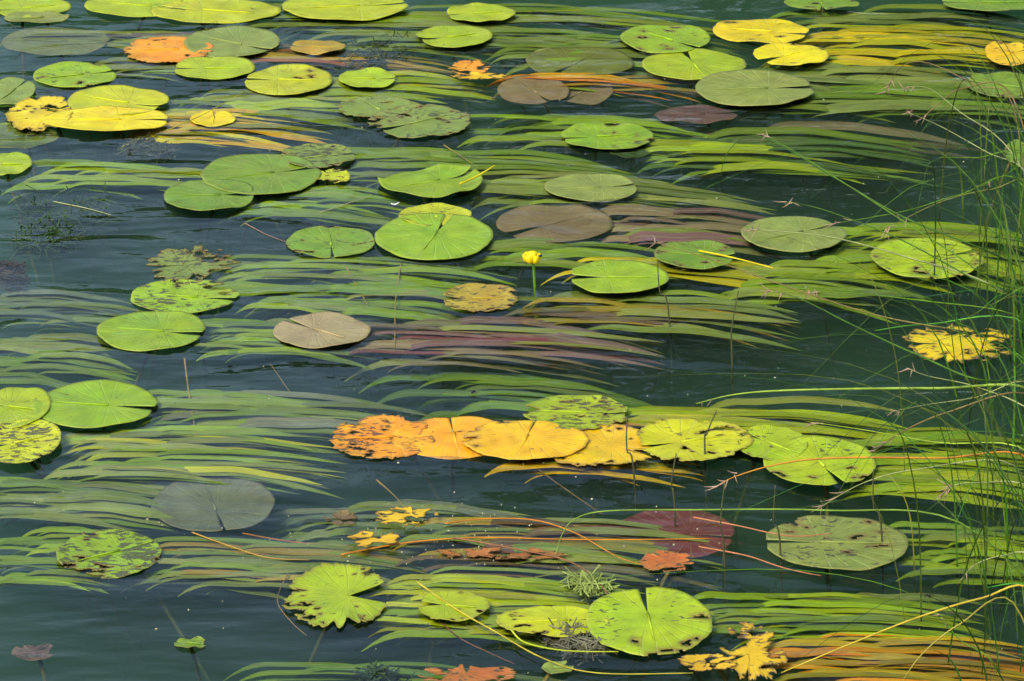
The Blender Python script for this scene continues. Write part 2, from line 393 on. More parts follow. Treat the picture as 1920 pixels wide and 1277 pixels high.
# fourth row
pad(596, 294, 142, 46, 'pale', 'pale scarred pad, topmost of the three stacked at centre left', 15, .75, .06, .15)
pad(490, 327, 226, 78, 'green', 'big smooth green pad in the middle of the stack of three', 20, .15)
pad(394, 366, 174, 62, 'green', 'green pad with a pointed right lobe, lowest of the stack of three', 5, .15, gap=.28)
pad(622, 330, 72, 26, 'ygreen', 'tiny crumpled yellow green leaf right of the big smooth green pad', 120, .7, .15, .4)
pad(806, 341, 196, 56, 'bright', 'green pad with a curled up yellow tip on its right', 30, .1, curl=3.0)
pad(1108, 352, 172, 50, 'olive', 'dull olive pad right of the pad with the curled tip', 10, .1, z=.001)
pad(1912, 288, 56, 44, 'green', 'green pad at the right edge, half behind grass', 180, .5, .03)
pad(620, 454, 166, 58, 'green', 'green pad with clustered dark holes left of the largest bright pad', 275, .55, .03, gap=.07)
pad(816, 404, 136, 40, 'ygreen', 'yellow green cracked pad lying behind the largest bright pad', 280, .75, .04)
pad(813, 444, 222, 86, 'bright', 'largest bright green pad near the centre', 75, .15)
pad(1040, 419, 218, 72, 'tan', 'dusky pink pad right of the largest bright pad', 215, .1, z=-.004, gap=.2)
pad(1488, 438, 198, 66, 'olive', 'olive green pad with a dry grass stem across it, right of centre', 30, .2)
pad(1304, 477, 154, 54, 'green', 'green pad with a yellow lower rim, left of the grass crossed pad', 350, .4, .02, gap=.22)
pad(1738, 484, 210, 74, 'lime', 'lime spotted pad behind crossing grass stems at right', 20, .5, .02)
pad(1160, 520, 188, 64, 'bright', 'green pad with a deep notch facing left, beside the yellow flower', 178, .25, gap=.2)
pad(900, 559, 144, 54, 'ochre', 'cracked ochre pad with rusty rim below the yellow flower', 182, .85, .05, .3, gap=.2)
pad(362, 495, 174, 68, 'pale', 'most tattered green pad, gnawed to rags at its left side', 190, .9, .22, .9)
pad(348, 556, 204, 62, 'bright', 'scarred green pad between the gnawed pad and a smooth one', 350, .85, .07, .1, gap=.16)
pad(285, 620, 206, 74, 'bright', 'smooth green pad, lowest of the column of three at left', 350, .2, gap=.18)
pad(603, 621, 184, 66, 'tan', 'dull pinkish tan pad at centre left', 140, .1, z=.001)
pad(1800, 645, 215, 74, 'yellow', 'torn yellow leaf among the grass at the right edge', 180, .6, .25, .8)
# fifth row
pad(178, 759, 236, 84, 'bright', 'broad smooth green pad in the lower left', 350, .1, gap=.16)
pad(30, 764, 130, 78, 'lime', 'lime pad cut by the left edge beside the broad smooth pad', 170, .15)
pad(42, 828, 142, 84, 'ygreen', 'yellowish scarred pad at the left edge below the broad smooth pad', 200, .85, .03)
pad(718, 820, 204, 82, 'orange', 'vivid orange pitted pad left of centre, the most colourful one', 5, .8, .10, .45)
pad(852, 819, 236, 78, (.66, .31, .005), 'golden orange pad, added for a streak, lying against the vivid orange pitted pad', 95, .3, .01, .12, gap=.03, z=.0012)  # this and the next two pads are added for one long orange motion streak
pad(985, 824, 240, 76, (.64, .36, .004), 'golden pad added for a streak, third in the orange row, between two others', 80, .3, .02, .15, gap=.03, z=.0062)
pad(1120, 836, 240, 78, 'gold', 'golden pad added for a streak, with a frayed right end, right of the orange ones', 350, .3, .06, .6, gap=.04, z=.0014)
pad(1080, 773, 202, 68, 'lime', 'spotted lime pad above the added golden pads', 355, .85, .07, .12)
pad(1300, 826, 220, 80, 'ygreen', 'bright yellow green torn pad right of the added golden pads', 200, .45, .05, .35)
pad(1448, 832, 132, 66, 'lime', 'small lime pad between two larger lime ones at lower right', 140, .4, .03, .15)
pad(1536, 866, 212, 92, 'lime', 'large lime pad with orange grass lying across it', 290, .35, .02)
pad(400, 946, 230, 104, 'grey', 'sunken grey mauve pad at lower left', 285, .1, z=-.015, gap=.05)
pad(204, 1038, 196, 90, 'bright', 'roundish green pad covered all over in dark scars, lower left', 30, 1.0, .08, .08, gap=.05)
pad(1568, 1018, 270, 104, 'olive', 'largest pale olive pad at lower right with shadows of grass', 178, .6, .02, gap=.10)
pad(1268, 1000, 222, 96, 'maroon', 'sunken maroon pad left of the largest pale olive pad', 350, .15, z=-.016, gap=.08)
pad(632, 1118, 202, 120, 'lime', 'lime pad torn open on its right side, bottom centre left', 5, .3, .05, .55, gap=.55)
pad(850, 1136, 138, 58, 'lime', 'lime pointed leaf piece right of the torn open pad', 170, .15, .02, .3, gap=.3)
pad(1040, 1164, 214, 58, 'ygreen', 'narrow yellow green leaf pointing left at bottom centre', 10, .2, .03, .25)
pad(1218, 1166, 240, 126, 'lime', 'big round lime pad with a notch at its far side, bottom', 95, .55, .02, .1, gap=.1)
pad(1415, 1222, 124, 118, 'gold', 'shredded golden leaf at the bottom right of the big lime pad', 200, .6, .30, 1.0)
pad(1322, 1242, 130, 34, 'gold', 'thin shredded orange yellow scrap left of the shredded golden leaf', 0, .5, .25, .9)
pad(62, 1225, 82, 30, 'mauve', 'small dark purple sunken leaf in the bottom left corner', 0, .8, .05, .3, z=-.03)
pad(358, 1206, 64, 20, 'green', 'small crumpled green leaf alone at bottom left', 160, .6, .04, .3, curl=1.0)
pad(1045, 1252, 62, 24, 'pale', 'tiny pale ribbed leaf at the bottom edge', 180, .3, .03, .2)
pad(1252, 1054, 106, 38, 'rust', 'frayed reddish leaf below the sunken maroon pad', 0, .6, .12, .7)
pad(875, 1266, 190, 34, 'rust', 'ragged orange brown leaf cut by the bottom edge', 90, .5, .2, .8)
# scraps of decaying leaf
for (x, y, w, h, c, lab, hl) in (
        (882, 128, 86, 30, 'orange', 'orange scrap of leaf afloat in the far row, upper piece', .3),
        (900, 143, 120, 14, 'gold', 'thin golden strip of leaf under the upper orange scrap', .22),
        (762, 968, 128, 36, 'gold', 'yellow leaf shreds, upper of two patches below the vivid orange pad', .45),
        (700, 1012, 112, 32, 'gold', 'yellow leaf shreds, lower of two patches below the vivid orange pad', .42),
        (648, 972, 90, 22, 'brown', 'brown crumbs of leaf left of the upper yellow shreds', .5),
        (930, 1040, 260, 24, 'rust', 'long patch of reddish brown leaf crumbs at bottom centre', .5)):
    pad(x, y, w, h, c, lab, random.uniform(0, 360), .4, hl, .9, gap=.2, cat='leaf scrap', group='scraps of decayed leaf', name='leaf_scrap', stalk=False)

# ------------------------------------------------------------ ribbon weed added under the surface in place of motion streaks
def blade_variant(seed):
    rnd = random.Random(seed); n = 22; vs, fs, uvs = [], [], []
    ph, am = rnd.uniform(0, 6.28), rnd.uniform(.3, 1)
    hook = rnd.uniform(.0, 1.3); sink = rnd.uniform(.4, 1.3)
    for i in range(n + 1):
        s = i / n
        w = .5 * min(1, s * 7 + .15) * (1 - max(0, (s - .62) / .38) ** 2.0) + .01
        cyy = .006 * am * math.sin(s * 6 + ph) + .0012 * math.sin(s * 17 + ph * 2) - .07 * hook * max(0, s - .5) ** 1.6
        z = .006 * math.sin(s * 9 + ph * 3) * am - .16 * (max(0, .2 - s) / .2) ** 2 - .17 * sink * max(0, (s - .45) / .55) ** 1.5  # both ends sink so the added streak fades out in the water
        for k, q in enumerate((-1, 0, 1)):
            # x along the leaf (unit), y: the curve and the half width kept in separate units (width ratio .02 of the length)
            vs.append((s, cyy + q * w * .02, z - abs(q) * .0006)); uvs.append((s * 12, q * .5 + .5))
    for i in range(n):
        for k in range(2): a = i * 3 + k; fs.append((a, a + 3, a + 4, a + 1))
    me = mesh('blade', vs, fs); me.materials.append(M_BLADE); uvl = me.uv_layers.new(name='along')
    for lp in me.loops: uvl.data[lp.index].uv = uvs[lp.vertex_index]
    return me
BLADES = [blade_variant(40 + k) for k in range(20)]
def weed(x0, x1, y0, y1, cols, label, n=16, depth=(-.012, -.05), slim=1.0):
    cyp = (y0 + y1) / 2; rnd = random.Random(x0 * 7 + y0 * 13 + 5); n = int(n * 1.8)
    base = at(x0, cyp, 0); top, bot = at(x0, y0, 0), at(x0, y1, 0); end = at(x1, cyp, 0)
    L = end.x - base.x; Wd = top.y - bot.y
    t = thing('streak_weed', label, 'water weed', (base.x, base.y, -.03), 'ribbon weed added for motion streaks')
    for i in range(n):
        u = (i + rnd.random()) / n; st = rnd.uniform(-.12, .45)
        ln = L * min(rnd.uniform(.5, 1.1), 1.2 - st)
        o = link('blade', rnd.choice(BLADES), t)
        c = COL[rnd.choice(cols)]; g = COL[rnd.choice(('olive', 'green', 'bright'))]; m = rnd.random() ** 3 * .8; c = tuple(p * (1 - m) + q * m for p, q in zip(c, g)); k = rnd.uniform(1.0, 1.6)
        o.color = (c[0] * k * rnd.uniform(.9, 1.1), c[1] * k, c[2] * k, 1)
        o.location = (st * L, (u - .5) * Wd * .92, rnd.uniform(*depth) + .03)
        o.rotation_euler = (rnd.uniform(-.15, .15), 0, R(rnd.gauss(-.6, 2.0 if rnd.random() < .8 else 5.0)))
        wscale = rnd.uniform(.7, 1.35) * slim * min(5, (Wd / n) * 4.6 / (.02 * ln))
        o.scale = (ln, ln * wscale, ln * .5)
    return t
STREAK_WEEDS = [
 (430, 1300, 2, 42, ('lime', 'bright', 'pale'), 'lime ribbon weed (added motion streak) along the top edge right of the brightest pad', 14),
 (600, 1180, 48, 84, ('pale', 'green'), 'pale grey green ribbon weed (added motion streak) beyond the small lime far pad', 12),
 (400, 780, 78, 112, ('ochre', 'brown', 'rust', 'ochre'), 'rusty ribbon weed (added motion streak) right of the far orange pad', 12),
 (930, 1380, 134, 158, ('orange', 'ochre', 'mauve'), 'thin orange ribbon weed (added motion streak) right of the far orange scraps', 7),
 (1470, 1940, 40, 112, ('yellow', 'yellow', 'ygreen'), 'yellow ribbon weed (added motion streak) right of the two far yellow pads', 22),
 (500, 860, 132, 180, ('ygreen', 'lime'), 'yellow green ribbon weed (added motion streak) right of the pad with the tan rim', 14),
 (230, 560, 200, 250, ('yellow', 'gold'), 'yellow ribbon weed (added motion streak) right of the long yellow leaf', 16),
 (300, 640, 162, 205, ('pale', 'lime'), 'pale green ribbon weed (added motion streak) above the small oval yellow leaf', 12),
 (1370, 1840, 112, 202, ('pale', 'green', 'olive'), 'pale green ribbon weed (added motion streak) around the broad olive pad', 22),
 (850, 1290, 200, 266, ('green', 'bright'), 'green ribbon weed (added motion streak) right of the larger pale tattered pad', 18),
 (1200, 1660, 234, 312, ('green', 'lime', 'dark'), 'green ribbon weed (added motion streak) fanning out right of the lone vivid pad', 22),
 (1240, 1760, 204, 236, ('mauve', 'brown'), 'brown purple ribbon weed (added motion streak) below the broad olive pad', 9),
 (40, 420, 288, 345, ('lime', 'bright'), 'lime ribbon weed (added motion streak) at the left edge above the dark algae', 16),
 (600, 1100, 274, 330, ('pale', 'green'), 'pale green ribbon weed (added motion streak) right of the topmost stacked pad', 16),
 (440, 760, 342, 396, ('green', 'bright'), 'green ribbon weed (added motion streak) right of the lowest stacked pad', 12),
 (880, 1360, 315, 372, ('olive', 'pale'), 'olive ribbon weed (added motion streak) right of the pad with the curled tip', 16),
 (1120, 1420, 382, 452, ('tan', 'mauve'), 'dusky pink ribbon weed (added motion streak) right of the dusky pink pad', 14),
 (880, 1230, 440, 486, ('bright', 'green'), 'bright green ribbon weed (added motion streak) above the yellow flower', 12),
 (1540, 1940, 406, 512, ('lime', 'bright'), 'lime ribbon weed (added motion streak) behind the grass at the right edge', 24),
 (1370, 1680, 486, 552, ('green', 'bright'), 'green ribbon weed (added motion streak) below the grass crossed olive pad', 14),
 (420, 880, 464, 585, ('green', 'bright', 'olive'), 'wide fan of green ribbon weed (added motion streak) right of the gnawed pad', 32),
 (-40, 230, 510, 562, ('olive', 'grey'), 'faint olive ribbon weed (added motion streak) at the left edge beside the column of three', 12),
 (-40, 210, 614, 704, ('green', 'pale'), 'green ribbon weed (added motion streak) at the left edge below the faint olive one', 16),
 (360, 700, 588, 656, ('bright', 'green'), 'green ribbon weed (added motion streak) behind the dull pinkish tan pad', 16),
 (660, 1150, 590, 666, ('mauve', 'tan', 'maroon'), 'purple pink ribbon weed (added motion streak) right of the dull pinkish tan pad', 20),
 (950, 1410, 536, 602, ('ochre', 'olive', 'brown'), 'ochre ribbon weed (added motion streak) right of the cracked ochre pad', 18),
 (1020, 1450, 474, 506, ('ygreen', 'yellow', 'green'), 'thin yellow ribbon weed (added motion streak) right of the yellow flower', 5),
 (270, 740, 718, 796, ('pale', 'grey', 'green'), 'grey green ribbon weed (added motion streak) right of the broad smooth pad', 20),
 (100, 560, 792, 890, ('ygreen', 'bright', 'olive'), 'yellow green ribbon weed (added motion streak) fanning right of the yellowish scarred pad', 30),
 (-40, 290, 880, 962, ('green', 'pale', 'olive'), 'dull green ribbon weed (added motion streak) at the left edge above the dark scarred pad', 18),
 (900, 1250, 786, 872, ('gold', 'orange', 'gold'), 'golden orange ribbon weed (added motion streak) under the frayed golden pad', 20),
 (1140, 1640, 742, 842, ('lime', 'ygreen'), 'lime ribbon weed (added motion streak) right of the spotted lime pad', 26),
 (1580, 1940, 790, 912, ('lime', 'bright'), 'lime ribbon weed (added motion streak) right of the large lime pad', 26),
 (500, 960, 896, 972, ('grey', 'olive'), 'grey ribbon weed (added motion streak) right of the sunken grey mauve pad', 18),
 (770, 1260, 955, 1062, ('ochre', 'brown', 'maroon', 'olive'), 'brown orange ribbon weed (added motion streak) right of the yellow leaf shreds', 26),
 (1680, 1940, 970, 1072, ('bright', 'green'), 'green ribbon weed (added motion streak) right of the largest pale olive pad', 20),
 (-40, 200, 974, 1092, ('green', 'bright'), 'green ribbon weed (added motion streak) left of the pad covered in scars', 18),
 (280, 720, 1000, 1082, ('olive', 'green', 'ochre'), 'olive ribbon weed (added motion streak) right of the pad covered in scars', 22),
 (700, 1130, 1068, 1180, ('lime', 'bright', 'ygreen'), 'lime ribbon weed (added motion streak) right of the torn open pad', 26),
 (1310, 1770, 1104, 1182, ('bright', 'green', 'lime'), 'green ribbon weed (added motion streak) right of the big round lime pad', 22),
 (1440, 1900, 1176, 1272, ('gold', 'ochre', 'orange'), 'golden ribbon weed (added motion streak) right of the shredded golden leaf', 28),
 (380, 1010, 1200, 1224, ('dark', 'green'), 'thin dark green ribbon weed (added motion streak) along the bottom left', 7),
 (1420, 1780, 1070, 1112, ('mauve', 'brown'), 'purple brown ribbon weed (added motion streak) below the largest pale olive pad', 12),
 (920, 1300, 1236, 1290, ('brown', 'rust'), 'dark rusty ribbon weed (added motion streak) at the bottom edge', 12),
 (150, 430, 106, 136, ('bright', 'olive'), 'green ribbon weed (added motion streak) between the far orange pad and the yellow green pad', 10),
 (-40, 260, 118, 172, ('dark', 'green'), 'dark green ribbon weed (added motion streak) behind the green speckled pad at left', 12),
 (20, 480, 50, 74, ('olive', 'brown'), 'olive brown ribbon weed (added motion streak) beyond the far orange pad', 9),
 (940, 1330, 60, 110, ('pale', 'green'), 'pale ribbon weed (added motion streak) between the far lime pad and the bright green pad', 14),
 (1560, 1940, 150, 204, ('pale', 'green'), 'pale green ribbon weed (added motion streak) at the right edge behind the sedge seed heads', 14),
 (1480, 1940, 6, 34, ('pale', 'green'), 'pale green ribbon weed (added motion streak) along the top edge above the yellow pads', 8),
 (720, 1160, 660, 720, ('dark', 'green'), 'dark green ribbon weed (added motion streak) in the open water above the orange pad', 10),
]
for wd in STREAK_WEEDS:
    deep = wd[5].startswith(('faint', 'dark green', 'thin dark', 'grey ribbon', 'dark rusty', 'brown purple', 'purple brown'))
    weed(wd[0], wd[1], wd[2], wd[3], wd[4], wd[5], wd[6], (-.03, -.06) if deep else (-.002, -.017))

# ------------------------------------------------------------ yellow flower
def flower():
    top = at(997, 482, 0); foot = at(1003, 545, 0); h = .062
    base = at(1000, 538, 0)
    t = thing('pond_flower', 'small yellow flower standing above the water on a thin stem near the centre', 'flower', base)
    head = Vector((-.003, 0, 0))
    # height whose sight line falls on the photographed head
    lo = 0.0
    for k in range(200):
        z = k * .001; p = at(997, 486, z)
        if p.y <= base.y: lo = z; break
    hd = Vector((at(997, 486, lo).x - base.x, 0, lo))
    tube('stem', catmull([Vector((0, 0, -.5)), Vector((.004, 0, -.1)), Vector((.001, 0, lo * .5)), hd], 5), .0026, t, (.10, .22, .03))
    rnd = random.Random(3)
    for k in range(6):
        a = k * math.pi / 3 + .2; bm = bmesh.new(); bmesh.ops.create_uvsphere(bm, u_segments=10, v_segments=7, radius=1)
        for v in bm.verts: v.co = Vector((v.co.x * .0085, v.co.y * .0075, v.co.z * .0055 + .004 * (v.co.x > 0) * v.co.x))
        me = bpy.data.meshes.new('petal'); bm.to_mesh(me); bm.free(); me.polygons.foreach_set('use_smooth', [True] * len(me.polygons)); me.materials.append(M_STALK)
        o = link('petal', me, t, None, (.72, .52, .004)); o.location = hd + Vector((math.cos(a) * .010, math.sin(a) * .010, .001 + rnd.uniform(-.001, .001))); o.rotation_euler = (0, -.5, a)
    bm = bmesh.new(); bmesh.ops.create_uvsphere(bm, u_segments=12, v_segments=8, radius=.0085)
    for v in bm.verts: v.co += v.co.normalized() * .0016 * noise.noise(v.co * 500)
    me = bpy.data.meshes.new('flower_centre'); bm.to_mesh(me); bm.free(); me.polygons.foreach_set('use_smooth', [True] * len(me.polygons)); me.materials.append(M_STALK)
    link('flower_centre', me, t, None, (.75, .58, .01)).location = hd + Vector((0, 0, .006))
    return base + hd
FL = flower()

# ------------------------------------------------------------ small black dots, built as beetles
def beetle_mesh():
    bm = bmesh.new(); bmesh.ops.create_uvsphere(bm, u_segments=12, v_segments=8, radius=1)
    for v in bm.verts: v.co = Vector((v.co.x * .0042, v.co.y * .003, max(-.3, v.co.z) * .0024))
    bmesh.ops.create_uvsphere(bm, u_segments=8, v_segments=6, radius=.0016)
    for v in bm.verts[-42:]: v.co.x += .0046
    me = bpy.data.meshes.new('beetle_body'); bm.to_mesh(me); bm.free(); me.polygons.foreach_set('use_smooth', [True] * len(me.polygons))
    me.materials.append(plain('beetle_shell', (.008, .008, .009), .25)); return me
BM = beetle_mesh()
def leg_mesh():
    vs, fs = tube_data([Vector((0, .002, .0008)), Vector((.0005, .0045, .0016)), Vector((.001, .0065, -.0006))], .00035, 4)
    me = mesh('leg', vs, fs); me.materials.append(BM.materials[0]); return me
LM = leg_mesh()
for (x, y, lab) in ((243, 282, 'black dot built as beetle on the water below the long yellow leaf'), (432, 687, 'black dot built as beetle on dark water below the smooth green pads at left'),
                    (888, 735, 'black dot built as beetle in open water above the vivid orange pad'), (326, 527, 'black dot built as beetle between the gnawed pad and the scarred pad'),
                    (1099, 289, 'black dot built as beetle on the water left of the small dark green leaf'), (1741, 1118, 'black dot built as beetle on the dark water at lower right')):
    t = thing('beetle_dot', lab, 'beetle', at(x, y, .0035 if y != 527 else .012), 'black dots built as beetles'); t.rotation_euler.z = random.uniform(0, 6.28)
    link('body', BM, t)
    for s in (1, -1):
        for dx in (-.002, 0, .002):
            o = link('leg', LM, t); o.location.x = dx; o.scale.y = s
t = thing('fly', 'black fly sitting on the right side of the yellow flower', 'insect', FL + Vector((.0135, -.004, .007))); link('body', BM, t).scale = (.8, .8, .9)
for s in (1, -1):
    o = link('leg', LM, t); o.scale = (.7, .7 * s, .7)

# ------------------------------------------------------------ loose stems in and on the water
def stem(pts, r, col, label, name='loose_stem', cat='stem', z=-.01, group='loose stems in the water'):
    P = [at(p[0], p[1], p[2] if len(p) > 2 else z) for p in pts]
    t = thing(name, label, cat, P[0], group)
    tube('stalk', catmull(P, 6), lambda s: r * .45 * (1 - .5 * s), t, col, 6, P[0])
    return t
OR, BR, YG = (.42, .17, .02), (.20, .09, .04), (.34, .30, .03)
stem([(455, 1000), (520, 1012), (600, 1022), (660, 1026)], .003, OR, 'short orange runner left of the lower yellow shreds')
stem([(640, 1040), (760, 1018), (900, 1008), (1100, 1012), (1330, 1010)], .0034, OR, 'long orange runner right of the lower yellow shreds', z=.002)
stem([(835, 982), (900, 973), (1000, 975), (1080, 1000), (1160, 1045), (1220, 1062)], .0028, OR, 'arched orange runner ending by the reddish leaf', z=.003)
stem([(850, 1008), (960, 1028), (1060, 1050), (1110, 1080), (1140, 1115)], .003, BR, 'reddish brown runner curving down to the big lime pad', z=.004)
stem([(1300, 970), (1380, 985), (1480, 1005), (1560, 1000)], .003, (.34, .14, .06), 'brown runner reaching into the largest pale olive pad', z=.012)
stem([(1310, 1025), (1400, 1042), (1470, 1065), (1540, 1080)], .003, (.34, .14, .06), 'reddish runner below the largest pale olive pad', z=.003)
stem([(360, 998), (420, 1020), (500, 1045), (580, 1050)], .0026, (.32, .2, .05), 'pale tan runner right of the pad covered in scars', z=.001)
stem([(780, 1090), (860, 1145), (930, 1185), (1020, 1235), (1120, 1262), (1300, 1262)], .0034, YG, 'long green yellow stem under the pointed leaf piece', z=.006)
stem([(958, 1180), (985, 1205), (1060, 1220), (1160, 1222)], .0036, (.3, .36, .02), 'bright green curved stem below the narrow yellow green leaf', z=.006)
stem([(810, 1150), (860, 1195), (920, 1225), (965, 1245)], .0026, BR, 'brown twig slanting down left of the bottom edge centre', z=-.004)
stem([(540, 1075), (520, 1125), (545, 1165), (575, 1192)], .0026, (.24, .18, .06), 'brown stem curving round the left of the torn open pad', z=-.004)
stem([(648, 498), (668, 535), (690, 572)], .0034, (.34, .26, .04), 'tan sunken stalk in the wide added green weed, the slanting one', z=-.006)
stem([(752, 495), (742, 560), (740, 655)], .0034, (.34, .26, .04), 'tan sunken stalk in the wide added green weed, the upright one', z=-.006)
stem([(346, 672), (356, 750), (372, 835)], .0036, (.34, .26, .04), 'tan sunken stalk below the smooth green pads at left', z=-.006)
stem([(500, 672), (560, 755), (620, 800)], .0024, (.24, .17, .05), 'faint brown sunken stalk left of the orange pad', z=-.03)
stem([(985, 862), (1050, 910), (1130, 965)], .0026, (.24, .15, .05), 'brown sunken stalk below the added golden pads', z=-.01)
stem([(706, 900), (740, 930), (760, 955)], .0032, (.3, .22, .05), 'short tan stalk above the upper yellow shreds', z=-.003)
stem([(832, 272), (860, 290), (886, 308)], .003, (.34, .3, .06), 'short pale stalk above the curled yellow tip', z=-.003)
stem([(312, 245), (380, 215), (462, 170)], .0024, (.34, .34, .03), 'thin pale stalk crossing the small oval yellow leaf', z=.012)
stem([(600, 398), (650, 382), (700, 366)], .0022, (.3, .3, .14), 'thin pale stalk left of the cracked yellow green pad', z=.002)
stem([(100, 378), (160, 390), (208, 403)], .0022, (.3, .32, .16), 'thin pale stalk across the dark algae', z=.001)
stem([(458, 418), (500, 440), (540, 455)], .0018, (.25, .16, .12), 'thin pinkish stalk left of the pad with clustered holes', z=.001)
stem([(862, 345, .014), (895, 330, .022), (928, 310, .034)], .005, (.48, .42, .01), 'curled yellow leaf tip standing up from a green pad', name='curled_leaf_tip', cat='leaf', group=None)
stem([(1310, 470), (1360, 480), (1410, 492), (1450, 503)], .0042, (.5, .4, .01), 'yellow blade lying right of the green pad with yellow rim', name='yellow_blade', cat='leaf', z=.012, group=None)

# ------------------------------------------------------------ grass and sedge at the right
def seed_head(parent, tip, d, n, col, ln=.03, seed=0):
    rnd = random.Random(seed); vs, fs = [], []
    for k in range(n):
        q = tip - d * (rnd.uniform(0, 1) * ln * 1.6)
        e = (d * rnd.uniform(.5, 1) + Vector((rnd.gauss(0, .5), rnd.gauss(0, .5), rnd.gauss(0, .4)))).normalized() * ln * rnd.uniform(.4, 1)
        a, b = tube_data([q, q + e * .5 + Vector((0, 0, -.001)), q + e], lambda s: .0011 * (1 - s) + .0002, 4)
        o = len(vs); vs += a; fs += [tuple(x + o for x in f) for f in b]
    link('seed_head', mesh('seed_head', vs, fs), parent, M_STALK, col)
G_G, G_D, G_B, G_P = (.085, .18, .012), (.05, .12, .012), (.17, .12, .045), (.24, .27, .10)
def grass(label, root, stems, fill, seed):
    b = at(root[0], root[1], 0); t = thing('grass_clump', label, 'grass', b, 'grass clumps at the right edge')
    rnd = random.Random(seed)
    for k, (pts, col, r, head) in enumerate(stems):
        P = [at(*p) for p in pts]
        P.append(Vector((b.x + rnd.uniform(-.05, .05), b.y + rnd.uniform(-.05, .05), -.1)))
        path = [p - b for p in catmull(P, 6)]
        vs, fs = tube_data(path, lambda s: r * .7 * (.35 + .65 * min(1, s * 1.6)), 5)
        link('stalk', mesh('stalk', vs, fs), t, M_STALK, col)
        if head: seed_head(t, path[0], (path[0] - path[3]).normalized(), head, (.32, .22, .14), .026, seed * 10 + k)
    for k in range(int(fill * .8)):   # upright and arching blades
        h = rnd.uniform(.12, .42); lean = Vector((rnd.gauss(-.12, .16), rnd.gauss(0, .14), 0))
        p0 = Vector((rnd.gauss(-.02, .08), rnd.gauss(0, .16), -.08))
        pts = [p0, p0 + lean * .15 + Vector((0, 0, h * .5 + .08)), p0 + lean * .55 + Vector((0, 0, h * .9 + .08)), p0 + lean * 1.2 + Vector((0, 0, h * rnd.uniform(.55, 1.05) + .08))]
        path = catmull(pts, 5); vs, fs = [], []
        w = rnd.uniform(.0006, .0014); side = Vector((rnd.gauss(0, 1), rnd.gauss(0, 1), 0)).normalized()
        nn = len(path)
        for i, p in enumerate(path):
            ww = w * (1 - (i / (nn - 1)) ** 2) + .0002
            vs += [p - side * ww, p + Vector((0, 0, -ww * .4)), p + side * ww]
        for i in range(nn - 1):
            for q in range(2): a = i * 3 + q; fs.append((a, a + 3, a + 4, a + 1))
        c = rnd.choice((G_G, G_G, G_D, G_D, (.16, .26, .02), G_D))
        link('blade', mesh('blade', vs, fs), t, M_STALK, tuple(x * rnd.uniform(.45, .95) for x in c))
grass('sparse sedge clump with drooping seed heads at the upper right edge', (1985, 400), [
    ([(1660, 175, .05), (1690, 125, .12), (1740, 118, .15), (1830, 160, .16), (1900, 200, .14)], G_B, .0016, 5),
    ([(1690, 165, .10), (1740, 165, .13), (1800, 210, .15), (1900, 290, .12)], G_P, .0016, 7),
    ([(1715, 235, .07), (1760, 195, .12), (1810, 165, .16), (1900, 185, .14)], G_B, .0022, 4),
    ([(1700, 210, .08), (1760, 235, .12), (1850, 285, .12), (1930, 330, .10)], G_P, .0015, 8),
    ([(1350, 330, .01), (1365, 285, .06), (1400, 256, .10), (1450, 265, .13), (1560, 330, .16), (1700, 410, .16), (1850, 470, .12)], G_D, .0020, 0),
    ([(1430, 250, .13), (1500, 290, .16), (1640, 380, .20), (1780, 470, .18), (1900, 540, .10)], G_G, .0018, 5),
    ([(1760, 295, .06), (1830, 296, .09), (1930, 300, .10)], G_G, .0022, 0),
    ([(1840, 350, .05), (1880, 330, .08), (1940, 318, .10)], G_G, .0016, 3)], 46, 1)
grass('tangle of green grass stems over the lime spotted pad at right', (1975, 560), [
    ([(1395, 432, .03), (1440, 432, .05), (1560, 445, .08), (1700, 482, .10), (1860, 535, .10)], G_P, .0020, 9),
    ([(1470, 378, .08), (1540, 392, .11), (1680, 445, .14), (1820, 520, .13), (1900, 560, .10)], G_D, .0020, 7),
    ([(1225, 455, .04), (1240, 458, .05), (1330, 485, .07), (1470, 535, .09), (1640, 590, .11), (1800, 620, .10)], (.16, .13, .04), .0018, 4),
    ([(1440, 545, .05), (1500, 560, .07), (1600, 610, .10), (1720, 665, .12), (1860, 715, .10)], G_D, .0024, 9),
    ([(1500, 545, .05), (1600, 550, .07), (1740, 565, .09), (1900, 590, .09)], G_G, .0018, 9),
    ([(1560, 420, .06), (1700, 395, .10), (1800, 365, .12), (1920, 350, .12)], G_G, .0018, 4),
    ([(1660, 430, .05), (1760, 380, .10), (1860, 355, .12), (1940, 360, .10)], (.2, .2, .05), .0016, 6)], 60, 2)
grass('grass clump with one long level leaf at right, beside the torn yellow leaf', (1990, 730), [
    ([(1305, 757, .02), (1370, 741, .04), (1450, 733, .06), (1600, 729, .08), (1760, 728, .09), (1930, 730, .09)], (.2, .3, .04), .0032, 3),
    ([(1640, 845, .02), (1700, 805, .05), (1780, 772, .08), (1920, 738, .10)], G_B, .0024, 5),
    ([(1640, 620, .06), (1740, 608, .09), (1930, 612, .10)], (.08, .28, .03), .0022, 0),
    ([(1700, 690, .04), (1740, 705, .06), (1830, 725, .09), (1930, 770, .10)], G_P, .0016, 7),
    ([(1660, 775, .03), (1730, 760, .05), (1830, 745, .08), (1930, 720, .10)], G_P, .0014, 4)], 60, 3)
